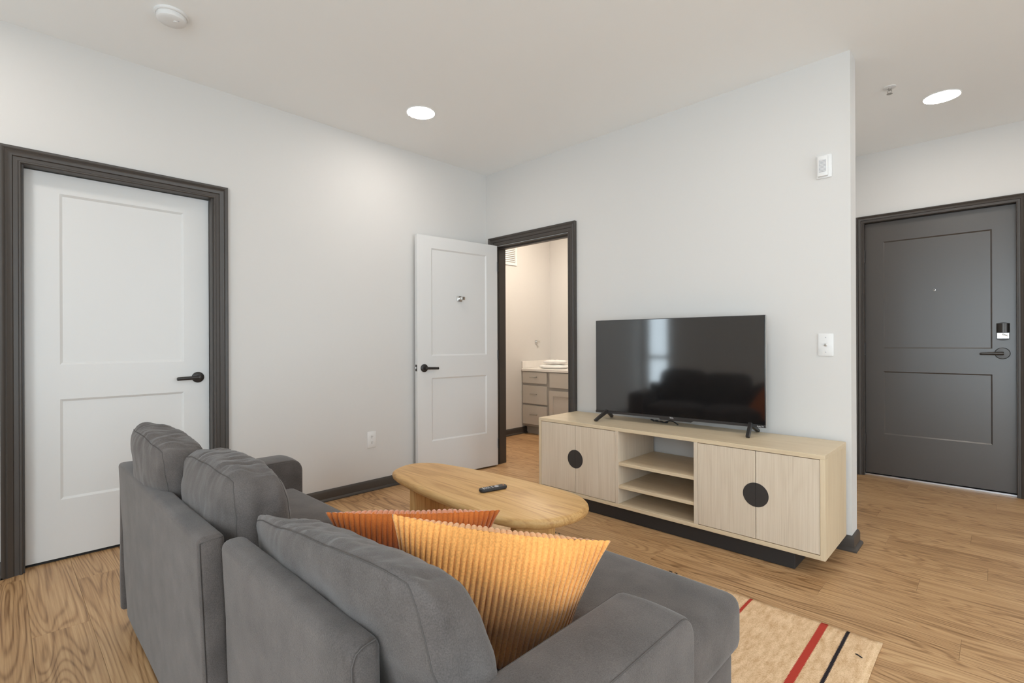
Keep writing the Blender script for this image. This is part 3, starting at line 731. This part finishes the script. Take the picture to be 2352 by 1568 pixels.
# arms: profile extruded along x
def arm(x0, x1, y0, y1, z0, z1):
    pts = [(y0, z0), (y1, z0)]
    r = .055
    for k in range(9):
        a = pi/2*k/8; pts.append((y1-r+r*math.cos(a), z1-r+r*math.sin(a)))
    r2_ = .02
    for k in range(5):
        a = pi/2+pi/2*k/4; pts.append((y0+r2_+r2_*math.cos(a), z1-r2_+r2_*math.sin(a)))
    bm = bmesh.new(); n_ = len(pts)
    nu = 8; rings_ = []
    for i in range(nu+1):
        u = i/nu; x = x0+(x1-x0)*u; rings_.append([bm.verts.new((x-so.x, y_-so.y, z+(.006*(1-(2*u-1)**2) if z > z1-.03 else 0))) for y_, z in pts])
    for i in range(nu):
        for k in range(n_): bm.faces.new((rings_[i][k], rings_[i][(k+1) % n_], rings_[i+1][(k+1) % n_], rings_[i+1][k]))
    e = []
    f0 = bm.faces.new(rings_[0]); f1 = bm.faces.new(list(reversed(rings_[-1])))
    bmesh.ops.recalc_face_normals(bm, faces=bm.faces)
    ed = list({x for f in (f0, f1) for x in f.edges})
    bmesh.ops.bevel(bm, geom=ed, offset=.010, segments=3, profile=.5, affect='EDGES', clamp_overlap=True)
    for f in bm.faces: f.smooth = True
    for ee in bm.edges:
        if len(ee.link_faces) == 2 and ee.calc_face_angle(0) > .9: ee.smooth = False
    me = bpy.data.meshes.new('arm'); bm.to_mesh(me); bm.free(); me.materials.append(MATS['sofa_grey'])
    o = bpy.data.objects.new('arm', me); COL.objects.link(o); o.parent = sofa
    for xx, s in ((x0, 1), (x1, -1)):
        pa = [(xx+s*.004-so.x, y_-so.y+(-.003 if y_ > (y0+y1)/2 else .003), z-so.z-.0015+.0) for y_, z in pts[1:]]
        B().tube(pa, .0016, 6).build('seam', 'seam_thread', o, smooth=True)
    return o
arm(-2.600, -2.425, .400, 1.030, .06, .588)
sbox('arm_rear', -2.602, -2.564, .345, .50, .06, .575, .012, sub=3)
arm(-.603, -.445, .400, .990, .06, .600)
sbox('seat_base', -2.425, -.605, .43, .955, .07, .32, .015)
sbox('seat_cushion', -2.42, -1.83, .44, .990, .32, .466, .035, crown=.02, seam=None)
sbox('seat_cushion', -1.825, -1.225, .44, .990, .32, .466, .035, crown=.02)
sbox('seat_cushion', -1.22, -.608, .44, .985, .26, .395, .03, crown=.0)
sbox('chaise_base', -1.045, -.512, .99, 1.372, .07, .325, .018)
sbox('chaise_cushion', -1.055, -.490, .988, 1.385, .325, .478, .036, crown=.010, seam=[[(-.494, 1.0, .442), (-.494, 1.35, .442)], [(-.53, 1.381, .442), (-1.02, 1.381, .442)]])
for x, y_ in ((-2.53, .45), (-2.53, .97), (-.5, .46), (-1.0, 1.32), (-.56, 1.32), (-1.39, .47)):
    B().lathe((x-so.x, y_-so.y, .0005 if y_ < .78 else .0125), (0,0,1), [(.016, 0), (.024, .062)], 16).build('foot', 'black_matte', sofa, smooth='auto')

def back_cushion(cx, cy, cz, hx_, hy_, hz_, tilt, rolly, puff, seed, top=0.02, n=6.0, wr=1.0, slope=-.12):
    R = Matrix.Rotation(rolly, 3, 'Y'); R = Matrix(((1,0,0),(0,1,-math.tan(tilt)),(0,slope,1))) @ R
    # tilt>0 leans the top towards -y
    def pos(p):
        x, y_, z = p
        k = (abs(x)**n+abs(y_)**n+abs(z)**n)**(1/n)
        q = Vector((x/k*hx_, y_/k*hy_, z/k*hz_)); X, Z = x/k, z/k
        bul = max(0, 1-X*X)**.55*max(0, 1-Z*Z)**.5
        q.y += (y_/k)*puff*bul*(1+.25*noise.noise((X*2+seed, Z*2, y_*3)))
        q.z += max(0, z/k)**2*top*max(0, 1-X**4) + .010*noise.noise((X*2.5+seed, 1.7, y_))*max(0, z/k)
        q.x += .010*noise.noise((X*1.5, Z*2, seed+y_))
        # gathered wrinkles running across the thickness, strongest near the top seams and the ends
        g = noise.noise((X*15+seed*3, Z*2.2, y_*.9+seed)) + .55*noise.noise((X*34+seed, Z*3.5, y_*1.2))
        amp = wr*(.0042*max(0, z/k)**3*(1-.75*(abs(y_) > .97)) + .0012*abs(X)**6 + .0007)
        d = Vector((x*.3, y_, z)); d.normalize(); q += d*g*amp
        g2 = noise.noise((X*4+seed, Z*5, y_*2)); q += d*g2*.004
        return R @ q
    Nx, Ny, Nz = 72, 14, 34; b = B()
    def face(fn, A, Bn):
        vs = [fn(i/A*2-1, j/Bn*2-1) for j in range(Bn+1) for i in range(A+1)]
        b.add([pos(p) for p in vs], [(j*(A+1)+i, j*(A+1)+i+1, (j+1)*(A+1)+i+1, (j+1)*(A+1)+i) for j in range(Bn) for i in range(A)])
    for s in (-1, 1):
        face(lambda u, v: (u, s, v), Nx, Nz); face(lambda u, v: (u, v, s), Nx, Ny); face(lambda u, v: (s, u, v), Ny, Nz)
    me = bpy.data.meshes.new('back_cushion'); bm = bmesh.new()
    bv = [bm.verts.new(p+Vector((cx, cy, cz))-so) for p in b.v]
    for f in b.f: bm.faces.new([bv[i] for i in f])
    bmesh.ops.remove_doubles(bm, verts=bm.verts, dist=1e-5); bmesh.ops.recalc_face_normals(bm, faces=bm.faces)
    for f in bm.faces: f.smooth = True
    bm.to_mesh(me); bm.free(); me.materials.append(MATS['sofa_grey'])
    o = bpy.data.objects.new('back_cushion', me); COL.objects.link(o); o.parent = sofa
    for s in (-1, 1):
        path = [(-1+2*i/50, s, 1) for i in range(50)] + [(1, s, 1-2*i/30) for i in range(30)] + [(1-2*i/50, s, -1) for i in range(50)] + [(-1, s, -1+2*i/30) for i in range(30)]
        pts = [pos(p)+Vector((cx, cy, cz))-so for p in path]
        B().tube(pts, .0014, 6, True).build('seam', 'seam_thread', o, smooth=True)
    return o
back_cushion(-2.160, .452, .640, .262, .052, .175, math.radians(11), math.radians(2), .055, 1.3, top=.022, n=7, wr=1.5)
back_cushion(-1.695, .508, .612, .285, .054, .165, math.radians(5), math.radians(-1), .060, 4.1, top=.030, n=7, wr=1.6)
back_cushion(-1.000, .550, .548, .408, .050, .178, math.radians(15), math.radians(-7.4), .055, 8.4, top=.020, n=9, wr=1.3, slope=-.35)

# ------------------------------------------------------------------ corduroy pillows
def pillow(name, label, m, tl, trp, h, lean, T, nrib, seed, group):
    """tl/trp: world top-left and top-right corners; plane leans by 'lean' (bottom shifted along normal)"""
    tl, trp = Vector(tl), Vector(trp); W = (trp-tl).length; ux = (trp-tl).normalized()
    nrm = Vector((ux.y, -ux.x, 0)).normalized()           # towards the camera side
    vz = (Vector((0, 0, 1)) + nrm*lean).normalized(); vz = (vz-ux*vz.dot(ux)).normalized()
    nn = ux.cross(vz)
    root_ = (tl+trp)/2 - vz*h
    nu, nv = nrib*10, 64; b = B(); grids = []
    for s in (1, -1):
        vs = []
        for j in range(nv+1):
            v = j/nv*2-1
            for i in range(nu+1):
                u = i/nu*2-1
                wob = .020*noise.noise((u*2+seed, v*5, s*2.0))*max(0, u)**2*3 + .006*noise.noise((u*3+seed, v*2.5, s))
                ur = u + wob*(1-u*u)
                x = W/2*u*(1-.125*(1-v*v)*u*u); z = h/2*v*(1-.07*(1-u*u)*v*v)
                th = T/2*max(0, (1-u**4))**.75*max(0, (1-v**4))**.75*(1-.25*(u*u+v*v)/2)
                th += .006*noise.noise((u*2.2+seed, v*2.2, s*1.3))*(1-u*u)*(1-v*v)*2
                f_ = ((ur+1)/2*nrib) % 1.0; rib = math.sqrt(max(0, 1-(2*f_-1)**2))
                fade = min(1, (1-abs(u))/.012+.25)
                dd = th + .0085*rib*fade - .004
                if abs(v) == 1 : z += math.copysign(.0045*rib, v)
                vs.append(tl*0 + ux*x + vz*(z+h/2) + nn*(s*dd if abs(v) < 1 and abs(u) < 1 else 0))
        b.add(vs, [(j*(nu+1)+i, j*(nu+1)+i+1, (j+1)*(nu+1)+i+1, (j+1)*(nu+1)+i) for j in range(nv) for i in range(nu)])
    me = bpy.data.meshes.new(name); bm = bmesh.new(); bv = [bm.verts.new(p) for p in b.v]
    for f in b.f: bm.faces.new([bv[i] for i in f])
    bmesh.ops.remove_doubles(bm, verts=bm.verts, dist=1e-5); bmesh.ops.recalc_face_normals(bm, faces=bm.faces)
    for f in bm.faces: f.smooth = True
    bm.to_mesh(me); bm.free(); me.materials.append(MATS[m])
    o = bpy.data.objects.new(name, me); COL.objects.link(o); o.location = root_
    return tag(o, label, 'pillow', group)
pillow('throw_pillow', 'pale amber ribbed velvet throw pillow nearest the sofa arm', 'velvet_amber', (-.885, .556, .798), (-.572, .875, .738), .52, .58, .14, 36, 2.2, 'ribbed pillows on the sofa')
pillow('throw_pillow', 'rust orange ribbed velvet throw pillow behind the amber one', 'velvet_rust', (-1.275, .600, .700), (-.985, .962, .685), .38, .80, .10, 32, 5.7, 'ribbed pillows on the sofa')

# ------------------------------------------------------------------ bathroom
VY, VX1, VZ = 4.633, -2.9, .79
vn = thing('bathroom_vanity', 'taupe bathroom vanity with drawers and white countertop', 'vanity', (XBL, VY, 0))
vo = (XBL, VY, 0)
def vb(name, m, *q, par=vn, bevel=.0015): return box(name, m, par, *q, bevel=bevel, seg=1, off=vo)
vb('body', 'vanity_body', XBL+.004, VX1, VY, YE-.003, .105, VZ)
vb('toe_kick', 'vanity_body', XBL+.004, VX1, VY+.07, YE-.01, .001, .105, bevel=0)
vb('countertop', 'stone_white', XBL+.002, VX1+.02, VY-.025, YE-.002, VZ, VZ+.034, bevel=.004)
vb('side_splash', 'stone_white', XBL+.002, XBL+.022, VY-.02, YE-.003, VZ+.034, VZ+.125, bevel=.003)
vb('back_splash', 'stone_white', XBL+.022, VX1+.02, YE-.022, YE-.002, VZ+.034, VZ+.125, bevel=.003)
XD0, XD1 = -4.312, -3.915
for z0, z1 in ((.643, .782), (.389, .612), (.132, .367)):
    d = vb('drawer', 'vanity_paint', XD0, XD1, VY-.02, VY-.0005, z0, z1)
    zc = (z0+z1)/2+.01; xc = (XD0+XD1)/2
    b = B().tube([(xc-.055, VY-.045, zc), (xc+.055, VY-.045, zc)], .005, 10)
    for s in (-.042, .042): b.tube([(xc+s, VY-.045, zc), (xc+s, VY-.02, zc)], .004, 8)
    b.build('pull', 'nickel', d, smooth='auto', off=vo)
for x0, x1 in ((-3.868, -3.45), (-3.41, -2.95)):
    vb('false_front', 'vanity_paint', x0, x1, VY-.02, VY-.0005, .605, .782)
    d = vb('door', 'vanity_paint', x0, x1, VY-.02, VY-.0005, .132, .568)
    b = B()
    for q in ((x0, x0+.06, .132, .568), (x1-.06, x1, .132, .568), (x0+.06, x1-.06, .132, .192), (x0+.06, x1-.06, .508, .568)): b.box(q[0], q[1], VY-.027, VY-.02, q[2], q[3])
    b.build('frame', 'vanity_paint', d, off=vo)
# folded towels
def towel(x, y0, z, w_, d_, h_, seed, label):
    b = B(); Nn = 20; lay = []
    for s in (0, 1):
        for j in range(Nn+1):
            for i in range(Nn+1):
                u, v = i/Nn*2-1, j/Nn*2-1; k = (abs(u)**5+abs(v)**5)**(1/5) if (u or v) else 1; mx = max(abs(u), abs(v)) or 1
                uu, vv = u*mx/k if k else 0, v*mx/k if k else 0
                e = max(0, 1-mx**6)**.5
                zz = (h_*(.5+.5*e) if s else h_*(.5-.5*e)) + (.012*noise.noise((u*2+seed, v*2, 1))*e if s else 0)
                lay.append((uu*w_/2, vv*d_/2, max(0, zz)))
    m2 = (Nn+1)**2; fs = []
    for s in (0, 1):
        for j in range(Nn):
            for i in range(Nn):
                a = s*m2+j*(Nn+1)+i; fs.append((a, a+1, a+Nn+2, a+Nn+1))
    me = bpy.data.meshes.new('folded_towel'); bm = bmesh.new(); bv = [bm.verts.new(p) for p in lay]
    for f in fs: bm.faces.new([bv[i] for i in f])
    bmesh.ops.remove_doubles(bm, verts=bm.verts, dist=1e-5); bmesh.ops.recalc_face_normals(bm, faces=bm.faces)
    for f in bm.faces: f.smooth = True
    bm.to_mesh(me); bm.free(); me.materials.append(MATS['towel_white'])
    o = bpy.data.objects.new('folded_towel', me); COL.objects.link(o); o.location = (x, y0, z); return tag(o, label, 'towel', 'towels on the vanity')
ct = VZ+.034
towel(-3.985, 4.845, ct+.0005, .36, .26, .045, 1, 'flat folded white towel at the bottom of the vanity stack')
towel(-3.975, 4.850, ct+.056, .27, .20, .045, 5, 'smaller white washcloth on top of the folded towel')
# vent grille
t = thing('vent_grille', 'white framed air vent grille high on the bathroom wall', 'vent', (XBL, 4.30, 2.105), pi/2)
b = B()
for q in ((-.23, -.195, 0, .40), (.195, .23, 0, .40), (-.195, .195, 0, .035), (-.195, .195, .365, .40)): b.box(q[0], q[1], -.014, 0, q[2], q[3])
b.build('frame', 'plastic_white', t, .002, 1)
for k in range(14):
    z = .045+k*.0235; B().add([(-.195, -.010, z), (.195, -.010, z), (.195, -.001, z+.016), (-.195, -.001, z+.016), (-.195, -.0085, z-.0012), (.195, -.0085, z-.0012), (.195, .0, z+.0145), (-.195, 0, z+.0145)],
        [(0,1,2,3),(7,6,5,4),(0,4,5,1),(2,6,7,3)]).build('slat', 'plastic_white', t)
t = thing('robe_hook', 'small chrome robe hook on the bathroom wall above the vanity', 'hook', (XBL, 4.895, 1.135), pi/2)
box('back_plate', 'chrome', t, -.022, .022, -.008, 0, 0, .044, .002)
b = B().box(-.010, .010, -.038, -.006, .014, .032).box(-.010, .028, -.044, -.036, .010, .036); b.build('peg', 'chrome', t, .002)
t = thing('bathroom_outlet', 'white outlet plate above the vanity counter', 'outlet', (-3.86, YE, 1.05))
box('plate', 'plastic_white', t, -.038, .038, -.006, 0, 0, .127, .003)
box('receptacle', 'plastic_white', t, -.017, .017, -.009, -.005, .028, .099, .002)
